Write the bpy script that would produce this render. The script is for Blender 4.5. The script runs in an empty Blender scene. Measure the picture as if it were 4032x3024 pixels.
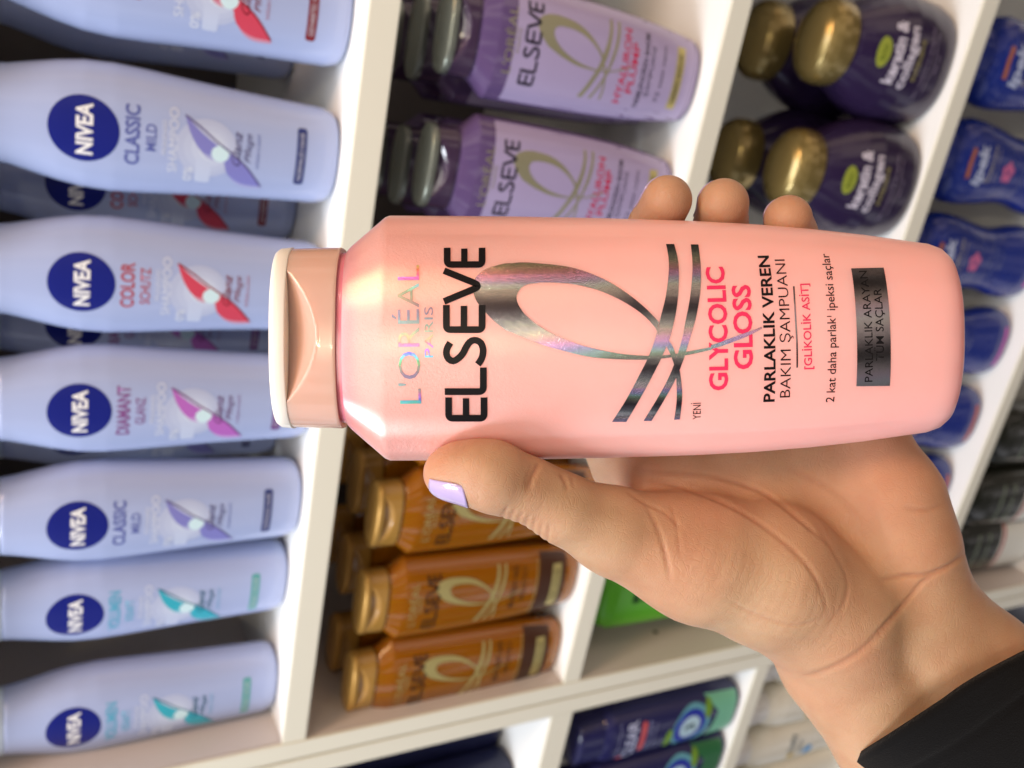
import bpy, bmesh, math, random
import numpy as np
from mathutils import Matrix, Vector, Euler
random.seed(7); rng=np.random.default_rng(5)
S=bpy.context.scene; COL=S.collection
# ------------------------------------------------------------------ camera (calibrated from the shelf lines)
F=3301.7
RW=np.array([[ 0.18216569,-0.46253185,-0.86768655],[-0.92861834,-0.37102562,0.00282218],[-0.32323929,0.80523554,-0.4971037]])  # world -> (right, down, forward)
CAM=np.array([0,-.48,0.])
cd=bpy.data.cameras.new('camera'); cam=bpy.data.objects.new('camera',cd); COL.objects.link(cam)
M=Matrix(((RW[0][0],-RW[1][0],-RW[2][0],0),(RW[0][1],-RW[1][1],-RW[2][1],-.48),(RW[0][2],-RW[1][2],-RW[2][2],0),(0,0,0,1)))
cam.matrix_world=M
cd.sensor_width=36; cd.lens=36*F/4032; cd.clip_start=.01; cd.clip_end=50
cd.dof.use_dof=True; cd.dof.focus_distance=.228; cd.dof.aperture_fstop=12.5
S.camera=cam
# ------------------------------------------------------------------ light of the shop
W=bpy.data.worlds.new('World'); S.world=W; W.use_nodes=True
def world():   # the rest of the shop: dim aisles with pale bands, cooler to the left and warmer to the right
    nt=W.node_tree; L=nt.links.new; bg=nt.nodes['Background']
    tc=nt.nodes.new('ShaderNodeTexCoord'); mp=nt.nodes.new('ShaderNodeMapping'); mp.inputs['Scale'].default_value=(5.5,1.5,1.2)
    L(tc.outputs['Generated'],mp.inputs[0])
    n=nt.nodes.new('ShaderNodeTexNoise'); n.inputs['Scale'].default_value=1.3; n.inputs['Detail'].default_value=1; L(mp.outputs[0],n.inputs['Vector'])
    r=nt.nodes.new('ShaderNodeValToRGB'); L(n.outputs[0],r.inputs[0]); e=r.color_ramp.elements
    e[0].position=.45; e[0].color=(.015,.015,.017,1); e[1].position=.61; e[1].color=(1.5,1.5,1.5,1); q=e.new(.53); q.color=(.14,.14,.145,1)
    sp=nt.nodes.new('ShaderNodeSeparateXYZ'); L(tc.outputs['Generated'],sp.inputs[0])
    mr=nt.nodes.new('ShaderNodeMapRange'); mr.inputs[1].default_value=-1; mr.inputs[2].default_value=1; L(sp.outputs[0],mr.inputs[0])
    c=nt.nodes.new('ShaderNodeMix'); c.data_type='RGBA'; c.inputs[6].default_value=(.82,.90,1.1,1); c.inputs[7].default_value=(1.15,.86,.64,1); L(mr.outputs[0],c.inputs[0])
    m=nt.nodes.new('ShaderNodeMix'); m.data_type='RGBA'; m.blend_type='MULTIPLY'; m.inputs[0].default_value=1; L(r.outputs[0],m.inputs[6]); L(c.outputs[2],m.inputs[7])
    L(m.outputs[2],bg.inputs[0]); bg.inputs[1].default_value=.62
world()
def area(name,loc,target,sx,sy,power,col):
    l=bpy.data.lights.new(name,'AREA'); l.shape='RECTANGLE'; l.size=sx; l.size_y=sy; l.energy=power; l.color=col
    o=bpy.data.objects.new(name,l); o.location=loc
    d=Vector(target)-Vector(loc); o.rotation_euler=d.to_track_quat('-Z','Y').to_euler(); COL.objects.link(o); return o
area('ceiling_light',(-1.2,-.66,1.30),(-.15,0,-.25),.7,.35,33,(.86,.92,1))
area('ceiling_light',(-.05,-.50,1.40),(-.05,-.05,-.3),1.3,.22,13,(.97,.98,1))
area('ceiling_light',(.80,-.62,1.30),(0,-.1,-.3),.5,.3,17,(1,.60,.32))
area('ceiling_light',(.1,-1.6,1.5),(0,0,-.5),1.0,.25,6,(1,.93,.84))
for i in range(9):
    l=bpy.data.lights.new('spot_lamp','POINT'); l.energy=1.3; l.shadow_soft_size=.007; l.color=(1,.95,.88)
    o=bpy.data.objects.new('spot_lamp',l); o.location=(-1.15+.27*i,-1.0+.07*(i%2),1.25); COL.objects.link(o)
l=bpy.data.lights.new('spot_lamp','POINT'); l.energy=11; l.shadow_soft_size=.03; l.color=(1,.84,.55)
o=bpy.data.objects.new('spot_lamp',l); o.location=(.45,-1.50,1.05); COL.objects.link(o)
S.view_settings.view_transform='Standard'; S.view_settings.look='None'; S.view_settings.exposure=-.07; S.view_settings.gamma=1
S.view_settings.use_curve_mapping=False
S.render.engine='CYCLES'
S.cycles.max_bounces=8; S.cycles.transparent_max_bounces=8
# ------------------------------------------------------------------ materials
def srgb(r,g,b):
    return tuple(((c/255)/12.92 if c/255<=.04045 else ((c/255+.055)/1.055)**2.4) for c in (r,g,b))
MATS={}
def mat(name,col,rough=.4,metal=0,spec=.5,coat=0,sss=0,sssr=(.01,.004,.002),trans=0,ior=1.45,bump=None,var=None,coatr=.1,sheen=0,alpha=1):
    m=bpy.data.materials.new(name); m.use_nodes=True; nt=m.node_tree; b=nt.nodes['Principled BSDF']
    I=b.inputs
    I['Base Color'].default_value=(*col,1); I['Roughness'].default_value=rough; I['Metallic'].default_value=metal
    I['Specular IOR Level'].default_value=spec; I['Coat Weight'].default_value=coat; I['Coat Roughness'].default_value=coatr
    I['Subsurface Weight'].default_value=sss; I['Subsurface Radius'].default_value=sssr; I['Subsurface Scale'].default_value=1
    I['Transmission Weight'].default_value=trans; I['IOR'].default_value=ior; I['Sheen Weight'].default_value=sheen
    I['Alpha'].default_value=alpha
    tc=nt.nodes.new('ShaderNodeTexCoord')
    if var: # (scale, amount)
        n=nt.nodes.new('ShaderNodeTexNoise'); n.inputs['Scale'].default_value=var[0]; n.inputs['Detail'].default_value=5
        nt.links.new(tc.outputs['Object'],n.inputs['Vector'])
        r=nt.nodes.new('ShaderNodeMix'); r.data_type='RGBA'
        r.inputs[6].default_value=(*[c*(1-var[1]) for c in col],1); r.inputs[7].default_value=(*[min(1,c*(1+var[1])) for c in col],1)
        nt.links.new(n.outputs[0],r.inputs[0]); nt.links.new(r.outputs[2],I['Base Color'])
        r2=nt.nodes.new('ShaderNodeMath'); r2.operation='MULTIPLY_ADD'; r2.inputs[1].default_value=.14; r2.inputs[2].default_value=rough-.07
        nt.links.new(n.outputs[0],r2.inputs[0]); nt.links.new(r2.outputs[0],I['Roughness'])
    if bump: # (scale, strength, distance)
        n=nt.nodes.new('ShaderNodeTexNoise'); n.inputs['Scale'].default_value=bump[0]; n.inputs['Detail'].default_value=3
        nt.links.new(tc.outputs['Object'],n.inputs['Vector'])
        bp=nt.nodes.new('ShaderNodeBump'); bp.inputs['Strength'].default_value=bump[1]; bp.inputs['Distance'].default_value=bump[2]
        nt.links.new(n.outputs[0],bp.inputs['Height']); nt.links.new(bp.outputs[0],I['Normal'])
    MATS[name]=m; return m
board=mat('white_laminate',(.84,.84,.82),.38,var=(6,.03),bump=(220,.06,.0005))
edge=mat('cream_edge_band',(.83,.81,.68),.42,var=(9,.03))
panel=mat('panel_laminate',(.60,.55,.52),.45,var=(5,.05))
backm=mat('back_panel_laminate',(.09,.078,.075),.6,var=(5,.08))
holem=mat('dark_hole',(.02,.018,.015),.8)
nivea=mat('pearl_blue_white_plastic',(.385,.455,.70),.22,coat=.35,coatr=.12,var=(14,.02))
niveacap=mat('pale_blue_cap_plastic',(.55,.66,.80),.3)
nblue=mat('deep_blue_print',(.006,.012,.19),.35)
white=mat('white_print',(.82,.82,.82),.4)
palew=mat('pale_print',(.53,.59,.76),.4)
inks={}
def ink(r,g,b,rough=.4,metal=0):
    k=(r,g,b,metal)
    if k not in inks: inks[k]=mat('ink_%d_%d_%d'%(r,g,b),srgb(r,g,b),rough,metal=metal)
    return inks[k]
# ------------------------------------------------------------------ generic helpers
def link(name,me,parent=None,m=None,smooth=True):
    o=bpy.data.objects.new(name,me); COL.objects.link(o)
    if parent: o.parent=parent
    if m: me.materials.append(m)
    if smooth:
        for p in me.polygons: p.use_smooth=True
    return o
def thing(name,label,cat,loc=(0,0,0),rz=0,group=None):
    o=bpy.data.objects.new(name,None); COL.objects.link(o); o.location=loc; o.rotation_euler=(0,0,rz); o.empty_display_size=.02
    o['label']=label; o['category']=cat
    if group: o['group']=group
    return o
def box(name,x0,x1,y0,y1,z0,z1,m,parent=None,bev=.0008):
    bm=bmesh.new(); bmesh.ops.create_cube(bm,size=1)
    for v in bm.verts: v.co=Vector(((x0+x1)/2+v.co.x*(x1-x0),(y0+y1)/2+v.co.y*(y1-y0),(z0+z1)/2+v.co.z*(z1-z0)))
    if bev: bmesh.ops.bevel(bm,geom=bm.edges[:],offset=bev,segments=2,affect='EDGES')
    me=bpy.data.meshes.new(name); bm.to_mesh(me); bm.free()
    return link(name,me,parent,m,False)
def copy_tree(o,loc=None,rz=None,label=None,parent=None):
    c=o.copy(); COL.objects.link(c)
    if parent: c.parent=parent
    if loc is not None: c.location=loc
    if rz is not None: c.rotation_euler=(0,0,rz)
    if label: c['label']=label
    for ch in list(o.children): copy_tree(ch,parent=c)
    return c
# --- a bottle shape: sections (z,hw,hd,exponent) in millimetres
class Shape:
    def __init__(s,secs,disp=None):
        s.z=np.array([a[0] for a in secs],float); s.w=np.array([a[1] for a in secs],float)
        s.d=np.array([a[2] for a in secs],float); s.n=np.array([a[3] for a in secs],float); s.disp=disp
    def at(s,z): return np.interp(z,s.z,s.w),np.interp(z,s.z,s.d),np.interp(z,s.z,s.n)
    def front(s,x,z):
        w,d,n=s.at(z); u=min(abs(x)/w,.9999)
        y=-d*(1-u**n)**(1/n)
        if s.disp: y+=s.disp(x,z)
        return y
    def mesh(s,name,m,parent,z0=None,z1=None,N=96,dz=3.,smooth_iter=0,cap0=True,cap1=True):
        z0=s.z[0] if z0 is None else z0; z1=s.z[-1] if z1 is None else z1
        zs=sorted(set([z0,z1]+[z for z in s.z if z0<z<z1]+list(np.arange(z0,z1,dz))))
        keep=[zs[0]]
        for z in zs[1:]:
            if z-keep[-1]>.12 : keep.append(z)
        if keep[-1]!=zs[-1]: keep[-1]=zs[-1]
        V=[];Fc=[]
        for z in keep:
            w,d,n=s.at(z)
            for k in range(N):
                t=2*math.pi*k/N; c,sn=math.cos(t),math.sin(t)
                x=w*math.copysign(abs(c)**(2/n),c); y=d*math.copysign(abs(sn)**(2/n),sn)
                if s.disp and y<0: y+=s.disp(x,z)
                V.append((x/1000,y/1000,z/1000))
        R=len(keep)
        for i in range(R-1):
            for k in range(N):
                Fc.append((i*N+k,i*N+(k+1)%N,(i+1)*N+(k+1)%N,(i+1)*N+k))
        if cap0: Fc.append(tuple(reversed(range(N))))
        if cap1: Fc.append(tuple(range((R-1)*N,R*N)))
        me=bpy.data.meshes.new(name); me.from_pydata(V,[],Fc); me.update()
        o=link(name,me,parent,m)
        me.shade_smooth() if hasattr(me,'shade_smooth') else None
        try: me.set_sharp_from_angle(angle=math.radians(50))
        except Exception: pass
        return o
# --- flat artwork (millimetres, x right / z up) wrapped onto a shape
def wrap(bm,shape,off,step=(2.,3.)):
    xs=[v.co.x for v in bm.verts]; zs=[v.co.y for v in bm.verts]
    if not xs: return
    for ax,(a,b),st in ((0,(min(xs),max(xs)),step[0]),(1,(min(zs),max(zs)),step[1])):
        t=math.floor(a/st)*st+st
        while t<b:
            no=(1,0,0) if ax==0 else (0,1,0); co=(t,0,0) if ax==0 else (0,t,0)
            bmesh.ops.bisect_plane(bm,geom=bm.verts[:]+bm.edges[:]+bm.faces[:],plane_co=co,plane_no=no,dist=1e-5)
            t+=st
    for v in bm.verts:
        x,z=v.co.x,v.co.y
        e=.3
        y=shape.front(x,z)
        nx=-(shape.front(x+e,z)-shape.front(x-e,z))/(2*e); nz=-(shape.front(x,z+e)-shape.front(x,z-e))/(2*e)
        # outward normal ~ (dy/dx, -1, dy/dz)
        n=Vector((-nx,-1,-nz)).normalized()
        v.co=Vector((x+n.x*off,y+n.y*off,z+n.z*off))/1000
def art(name,polys,shape,m,parent,off=.15,step=(2.,3.)):
    """polys: list of outlines (lists of 2D points) or bmesh-ready (verts,faces) tuples"""
    bm=bmesh.new()
    for p in polys:
        if isinstance(p,tuple):
            vs=[bm.verts.new((a,b,0)) for a,b in p[0]]
            for f in p[1]:
                try: bm.faces.new([vs[i] for i in f])
                except ValueError: pass
        else:
            vs=[bm.verts.new((a,b,0)) for a,b in p]
            try: bm.faces.new(vs)
            except ValueError: pass
    bmesh.ops.triangulate(bm,faces=[f for f in bm.faces if len(f.verts)>4])
    bmesh.ops.recalc_face_normals(bm,faces=bm.faces[:])
    for f in bm.faces:
        f.normal_update()
        if f.normal.z<0: f.normal_flip()
    wrap(bm,shape,off,step)
    me=bpy.data.meshes.new(name); bm.to_mesh(me); bm.free()
    return link(name,me,parent,m)
_tc={}
def glyphs(s,bold=0,italic=0):
    key=(s,bold,italic)
    if key in _tc: return _tc[key]
    c=bpy.data.curves.new('lettering','FONT'); c.body=s; c.offset=bold; c.shear=italic; c.resolution_u=3
    o=bpy.data.objects.new('lettering',c); COL.objects.link(o)
    dg=bpy.context.evaluated_depsgraph_get(); me=bpy.data.meshes.new_from_object(o.evaluated_get(dg))
    V=[(v.co.x,v.co.y) for v in me.vertices]; Fc=[tuple(p.vertices) for p in me.polygons]
    bpy.data.objects.remove(o); bpy.data.curves.remove(c); bpy.data.meshes.remove(me)
    _tc[key]=(V,Fc); return V,Fc
def xext(s,bold): 
    V,_=glyphs(s,bold); xs=[v[0] for v in V]; return min(xs),max(xs)
CAPH=max(v[1] for v in glyphs('E')[0])
def text2(s,A,B,cap,bold=0,italic=0):
    """letters between baseline points A and B (2D mm), cap height mm"""
    plain=s.replace('İ','I')
    V,Fc=glyphs(plain,bold,italic); V=list(V); Fc=list(Fc)
    x0=min(v[0] for v in V); x1=max(v[0] for v in V)
    for i,ch in enumerate(s):
        if ch=='İ':
            a,b=xext(plain[:i+1],bold)
            w=.05+bold; cx=b-(xext('I',bold)[1]-xext('I',bold)[0])/2; cy=CAPH*1.2
            k=len(V)
            for j in range(10):
                t=2*math.pi*j/10; V.append((cx+1.15*w*math.cos(t),cy+1.15*w*math.sin(t)))
            Fc.append(tuple(range(k,k+10)))
    A=np.array(A,float);B=np.array(B,float); L=np.linalg.norm(B-A); u=(B-A)/L; n=np.array([-u[1],u[0]])
    sx=L/(x1-x0); sy=cap/CAPH
    return ([tuple(A+u*(v[0]-x0)*sx+n*v[1]*sy) for v in V],Fc)
def textc(s,cx,z,width,cap,bold=0,italic=0): return text2(s,(cx-width/2,z),(cx+width/2,z),cap,bold,italic)
def ribbon(pts,w):
    P=np.array(pts,float); out=[]
    T=np.gradient(P,axis=0); T/=np.linalg.norm(T,axis=1)[:,None]; Nn=np.stack([-T[:,1],T[:,0]],1)
    ww=np.broadcast_to(np.array(w,float),(len(P),))[:,None]/2
    L=P+Nn*ww; R_=P-Nn*ww
    V=[tuple(a) for a in L]+[tuple(a) for a in R_]; n=len(P)
    return (V,[(i,i+1,n+i+1,n+i) for i in range(n-1)])
def rounded(pts,r,seg=6):
    """polyline with rounded corners"""
    P=[np.array(p,float) for p in pts]; out=[P[0]]
    for i in range(1,len(P)-1):
        a=P[i-1]-P[i]; b=P[i+1]-P[i]; la=np.linalg.norm(a); lb=np.linalg.norm(b); rr=min(r,la*.49,lb*.49)
        p0=P[i]+a/la*rr; p1=P[i]+b/lb*rr
        for k in range(seg+1):
            t=k/seg; out.append((1-t)**2*p0+2*t*(1-t)*P[i]+t*t*p1)
    out.append(P[-1])
    res=[out[0]]
    for a,b in zip(out[:-1],out[1:]):
        n=max(1,int(np.linalg.norm(b-a)/(r*.8))) if r>0 else 1
        for k in range(1,n+1): res.append(a+(b-a)*k/n)
    return res
def disc(cx,cy,rx,ry,n=40): return [(cx+rx*math.cos(2*math.pi*k/n),cy+ry*math.sin(2*math.pi*k/n)) for k in range(n)]
def rbox(cx,cy,w,h,r,n=5):
    o=[]
    for sx,sy,a0 in ((1,1,0),(-1,1,90),(-1,-1,180),(1,-1,270)):
        for k in range(n+1):
            a=math.radians(a0+90*k/n); o.append((cx+sx*(w/2-r)+r*math.cos(a),cy+sy*(h/2-r)+r*math.sin(a)))
    return o
def band(upper,lower):
    n=len(upper); return (list(upper)+list(lower),[(i,i+1,n+i+1,n+i) for i in range(n-1)])
def resamp(P,n):
    P=np.array(P,float); s=np.r_[0,np.cumsum(np.linalg.norm(np.diff(P,axis=0),axis=1))]
    # Catmull-Rom through points
    t=np.linspace(0,s[-1],n); out=[]
    for tt in t:
        i=min(max(np.searchsorted(s,tt)-1,0),len(P)-2); u=(tt-s[i])/(s[i+1]-s[i])
        p0=P[max(i-1,0)];p1=P[i];p2=P[i+1];p3=P[min(i+2,len(P)-1)]
        out.append(.5*((2*p1)+(-p0+p2)*u+(2*p0-5*p1+4*p2-p3)*u*u+(-p0+3*p1-3*p2+p3)*u**3))
    return [tuple(o) for o in out]
# ------------------------------------------------------------------ shelving
XR=.52; XL=-.4794; DEP=.34
Z1,Z2,Z3,Z4,Z5=-.1603,-.4085,-.6630,-.9144,-1.17
Z0=.089
unit=thing('shelving_unit','white shelving unit with cream front edges behind the pink bottle, full of hair products','shelves',((XL+XR)/2,0,Z5-.1))
def P_(o,parent):
    o.parent=parent; o.matrix_parent_inverse=Matrix.Translation(-Vector(parent.location)); return o
def shelfboard(x0,x1,zt,th,parent,y1=DEP):
    b=P_(box('shelf_board',x0,x1,.0016,y1,zt-th,zt,board),parent)
    e=box('edge_band',x0,x1,-.0006,.0014,zt-th-.0002,zt+.0002,edge,bev=.0004); e.parent=b
    return b
for zt in (Z0,Z1,Z2,Z3,Z4,Z5): shelfboard(XL,XR,zt,.0172 if zt>-.6 else .019,unit)
def side(x0,x1,parent,z0,z1,y1=DEP):
    b=P_(box('side_panel',x0,x1,.0016,y1,z0,z1,panel),parent)
    e=box('edge_band',x0+.0002,x1-.0002,-.0012,.0012,z0,z1,edge,bev=.0005); e.parent=b
    return b
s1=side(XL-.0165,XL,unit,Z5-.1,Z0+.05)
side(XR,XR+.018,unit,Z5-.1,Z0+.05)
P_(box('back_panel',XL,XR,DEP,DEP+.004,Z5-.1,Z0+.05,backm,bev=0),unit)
for y,z in ((.041,-.0265),(.041,-.545),(.28,-.03),(.28,-.545)):
    bm=bmesh.new(); bmesh.ops.create_circle(bm,cap_ends=True,segments=20,radius=.0028)
    bmesh.ops.rotate(bm,verts=bm.verts,matrix=Matrix.Rotation(math.pi/2,3,'Y'))
    bmesh.ops.translate(bm,verts=bm.verts,vec=(XL+.0004,y,z))
    me=bpy.data.meshes.new('pin_hole'); bm.to_mesh(me); bm.free(); h=link('pin_hole',me,s1,holem)
unit2=thing('shelving_unit','second white shelving unit to the left, holding the navy and white bottles','shelves',(-.75,0,Z5-.1))
X2=XL-.0165-.0015
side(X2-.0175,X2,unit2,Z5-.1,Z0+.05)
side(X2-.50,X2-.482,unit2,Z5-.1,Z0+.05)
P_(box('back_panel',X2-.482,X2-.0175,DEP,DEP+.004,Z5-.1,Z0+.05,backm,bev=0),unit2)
for zt,th in ((-.405,.023),(-.661,.018),(-.92,.02),(-.15,.02)): shelfboard(X2-.482,X2-.0175,zt,th,unit2)
# ------------------------------------------------------------------ pale blue white shampoo bottles (top shelf)
NS=Shape([(0,20,14,2.4),(1.5,24,17,2.4),(4,26.5,18.5,2.4),(10,28.3,19.5,2.3),(30,29,20,2.25),(60,30.2,20.5,2.2),(85,31.7,20.8,2.2),(105,33.1,21,2.15),(122,33.8,21,2.15),(136,33,20.6,2.15),
 (148,30.8,20,2.15),(160,27.8,19,2.15),(170,25.2,18.2,2.2),(176,24.2,17.8,2.2),(176.6,23.5,17.3,2.2),(177.2,24.2,17.8,2.2),(195,23,17,2.3),(212,22,16.5,2.4),(216,20,15,2.4),(217.5,15,11,2.3)])
VARS={'classic':dict(t1='CLASSIC',t2='MILD',w1=31,w2=14,c=(88,98,165),wing=(128,128,196),wing2=(92,84,140),bar=(38,50,112),lab='NORMALES HAAR'),
 'color':dict(t1='COLOR',t2='SCHUTZ',w1=26,w2=21,c=(170,76,90),wing=(206,70,92),wing2=(150,30,50),bar=(120,22,34),lab='GEFÄRBTES HAAR'),
 'diamant':dict(t1='DIAMANT',t2='GLANZ',w1=31,w2=17,c=(130,80,138),wing=(182,104,190),wing2=(120,60,130),bar=(112,60,130),lab='STUMPFES HAAR'),
 'volumen':dict(t1='VOLUMEN',t2='KRAFT',w1=32,w2=17,c=(92,168,200),wing=(56,172,192),wing2=(20,110,140),bar=(84,160,158),lab='FEINES HAAR')}
def nivea_bottle(kind,loc,label,rz=0,full=True):
    v=VARS[kind]
    t=thing('shampoo_bottle',label,'shampoo bottle',loc,rz,'pale blue shampoo bottles on the top shelf')
    b=NS.mesh('bottle_body',nivea,t,0,176.6,72); NS.mesh('cap',niveacap,t,176.6,217.5,72)
    lg=art('round_logo',[disc(0,136.5,16.6,16.6,48)],NS,nblue,b,.12)
    art('brand_lettering',[textc('NIVEA',0,132.8,26,7.2,.035)],NS,white,lg,.22)
    art('variant_lettering',[textc(v['t1'],0,110.5,v['w1'],6.6,.028),textc(v['t2'],0,102.2,v['w2'],5,.012)],NS,ink(*v['c']),b,.12)
    if full:
        art('pale_lettering',[textc('PFLEGENDES',1,97,18,2.2),textc('SHAMPOO',0,91.2,34,4.6,-.004),textc('0%',-17,83,8,4.5,.01)],NS,mat('soft_white_print',(.66,.70,.80),.4) if 'soft_white_print' not in MATS else MATS['soft_white_print'],b,.12)
        art('pale_lettering',[rbox(-14,77.5,14,8,1.5)],NS,palew,b,.1)
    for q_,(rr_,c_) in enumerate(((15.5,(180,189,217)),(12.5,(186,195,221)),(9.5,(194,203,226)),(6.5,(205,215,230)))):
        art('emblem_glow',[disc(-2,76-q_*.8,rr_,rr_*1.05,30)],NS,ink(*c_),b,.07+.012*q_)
    up=resamp([(14,88),(8,84),(1,78),(-3,70),(-6,62),(-12,54),(-20,45)],22)
    lo=resamp([(14,88),(6,79),(0,70),(-4,63),(-9,55),(-14,50),(-20,45)],22)
    u2=resamp([(14,88),(4,84.5),(-4.5,78),(-6,68),(-14.5,64.5),(-19.5,56.5),(-20,45)],22)
    pale=[int(a_*.5+.5*b_) for a_,b_ in zip(v['wing'],(200,208,228))]
    wide=[(x_-1.2-1.6*math.sin(math.pi*k_/21),y_-.8-1.6*math.sin(math.pi*k_/21)) for k_,(x_,y_) in enumerate(u2)]
    wide2=[(x_+1.0*math.sin(math.pi*k_/21),y_+1.0*math.sin(math.pi*k_/21)) for k_,(x_,y_) in enumerate(lo)]
    art('wing_emblem',[band(wide,wide2)],NS,ink(*pale),b,.125)
    wg=art('wing_emblem',[band(u2,lo)],NS,ink(*v['wing']),b,.14)
    art('wing_vein',[ribbon(resamp([(14,88),(9,80),(3,72),(-3,63),(-10,54),(-20,45)],22),.9)],NS,ink(*v['wing2']),wg,.2)
    art('pearl',[disc(-4,69,4.5,4.8,20)],NS,ink(206,232,238),wg,.19)
    if full:
        art('script_lettering',[textc('Glanz',0,58,19,4.6,.004,.35),textc('Pflege',1,52.5,16,3.6,-.005,.35)],NS,ink(*[int(a*.85) for a in v['wing2']]),b,.22)
        art('script_lettering',[textc('INTENSIV & SANFT',0,47.5,19,1.9,-.01)],NS,ink(*v['c']),b,.15)
    pb=art('pill_mark',[rbox(0,24,32,5.6,1.6)],NS,ink(*v['bar']),b,.12)
    if full: art('pill_lettering',[textc(v['lab'],0,22.6,27,2.7,.0)],NS,ink(190,192,204),pb,.2)
    return t
yN=.036
nb={}
nb[0]=nivea_bottle('color',(.022,yN+.006,Z1),'pale blue bottle with red wing print, cut off by the top edge of the photo')
nb[1]=nivea_bottle('classic',(-.0575,yN+.002,Z1),'larger pale blue bottle with violet wing and CLASSIC MILD lettering, nearer the top edge')
nb[2]=nivea_bottle('color',(-.139,yN,Z1),'pale blue shampoo bottle with red COLOR SCHUTZ lettering, just above the pink bottle cap')
nb[3]=nivea_bottle('diamant',(-.2145,yN-.002,Z1),'pale blue shampoo bottle with purple DIAMANT GLANZ lettering')
nb[4]=copy_tree(nb[1],(-.290,yN-.002,Z1),0,'pale blue bottle with violet wing standing between the purple and the teal ones')
nb[5]=nivea_bottle('volumen',(-.3605,yN+.010,Z1),'pale blue bottle with teal wing, set back between the violet one and the end one',rz=-.1)
nb[6]=copy_tree(nb[5],(-.4490,yN+.006,Z1),-.02,'pale blue shampoo bottle with teal wing, last one beside the side panel')
back=[(0,'color',-.100,.118),(1,'classic',.006,.16),(2,'diamant',-.187,.11),(3,'classic',-.262,.108),(4,'classic',.09,.12)]
for i,k,x,y in back:
    src=nb[{'color':2,'classic':1,'diamant':3}[k]]
    copy_tree(src,(x,y,Z1),0,['shadowed pale blue bottle with red print in the second row, behind the red one',
      'shadowed pale blue bottle in the second row behind the two uppermost bottles','shadowed pale blue bottle in the second row, between the red and purple ones',
      'shadowed pale blue bottle with dark blue print, second row, beyond the purple one','shadowed pale blue bottle in the second row at the top edge of the photo'][i])
# ------------------------------------------------------------------ the tapered flat bottle (shared by pink, lavender and amber)
def scoop(x,z):
    # thumb recess in the front of the cap, deepest right under the lid
    if z<169.2 or z>182.05: return 0
    half=17.5; u=abs(x)/half
    if u>=1: return 0
    zb=182-8.2*(1-u**2)**1.0      # lower rim of the recess
    if z<=zb: 
        e=max(0,1-(zb-z)/.9)
        return -.28*e*e*(1-u)        # raised lip
    t=(z-zb)/(182-zb+1e-6)
    return 4.6*(1-u**2)**.7*math.sin(t*math.pi/2)
BS=Shape([(0,19,8.5,2.3),(.4,21.5,10.5,2.3),(1.5,23.6,12,2.3),(3.5,25.3,13,2.3),(6.5,26.4,13.6,2.25),(11,27.0,14,2.25),(24,28.9,14.8,2.2),(38.3,30.5,15.3,2.2),(54,31.8,15.6,2.2),(70.7,32.7,15.8,2.2),(96,33.5,16,2.2),(122.7,34,16,2.2),
  (150,34.2,15.6,2.2),(155.6,34.2,15.2,2.2),(156.8,33.7,15,2.2),(162,29.2,13.9,2.3),(166.0,25.6,12.9,2.5),(166.9,24.6,12.6,2.5)])
NECK=Shape([(166.9,23.9,12.0,2.6),(168.6,23.7,11.9,2.6)])
CAPS=Shape([(168.6,25.0,12.6,2.6),(169.0,25.2,12.8,2.6),(175,25.1,12.8,2.6),(182.0,24.9,12.7,2.6)],scoop)
LID=Shape([(182.1,24.9,12.8,2.6),(182.4,25.2,13.0,2.6),(185.3,24.9,12.8,2.6),(186.3,24.2,12.2,2.6),(186.7,22.5,11,2.6)])
def facet(x,z):
    w=np.interp(z,BS.z,BS.w); u=(abs(x)/w-.80)/.045
    k=min(max((z-14)/12,0),1)*min(max((157-z)/2.5,0),1)
    return .42*k*(1/(1+math.exp(-4*(u-.5))))*(1 if abs(x)/w<.985 else max(0,(1-abs(x)/w)/.015))
BS.disp=facet
# frame of the held bottle: local X=up in the picture, Y=away from camera, Z=left in the picture
SC=1.823*235/3300.  # mm per display px at the bottle's axis
bc=np.array([(2043-1106)*SC, (731-829.5)*SC, 235.])/1000.
bx=np.array([0,-1,0.]);by=np.array([0,0,1.]);bz=np.array([-1,0,0.])
Lw=np.stack([RW.T@bx,RW.T@by,RW.T@bz],1)
BO=CAM+RW.T@bc
def s2l(px,py):
    """point of the photograph (source px) -> label coordinates on the bottle's front (mm)"""
    r=np.array([(px-2016)/F,(py-1512)/F,1.]); o=-bc*1000
    D=np.array([r@bx,r@by,r@bz]); O=np.array([o@bx,o@by,o@bz])
    y=-15.
    for _ in range(40):
        t=(y-O[1])/D[1]; x=O[0]+D[0]*t; z=O[2]+D[2]*t
        y=y+.6*(BS.front(x,min(max(z,0),166))-y)
    return (x,z)
c3=lambda x,y:s2l(1000+x/1.58,800+y/1.58)
c4=lambda x,y:s2l(2300+x/1.3275,600+y/1.3275)
c5=lambda x,y:s2l(2000+x/2.765,900+y/2.765)
def m5(L): return [c5(*p) for p in L]
def m3(L): return [c3(*p) for p in L]
def m4(L): return [c4(*p) for p in L]
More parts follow.
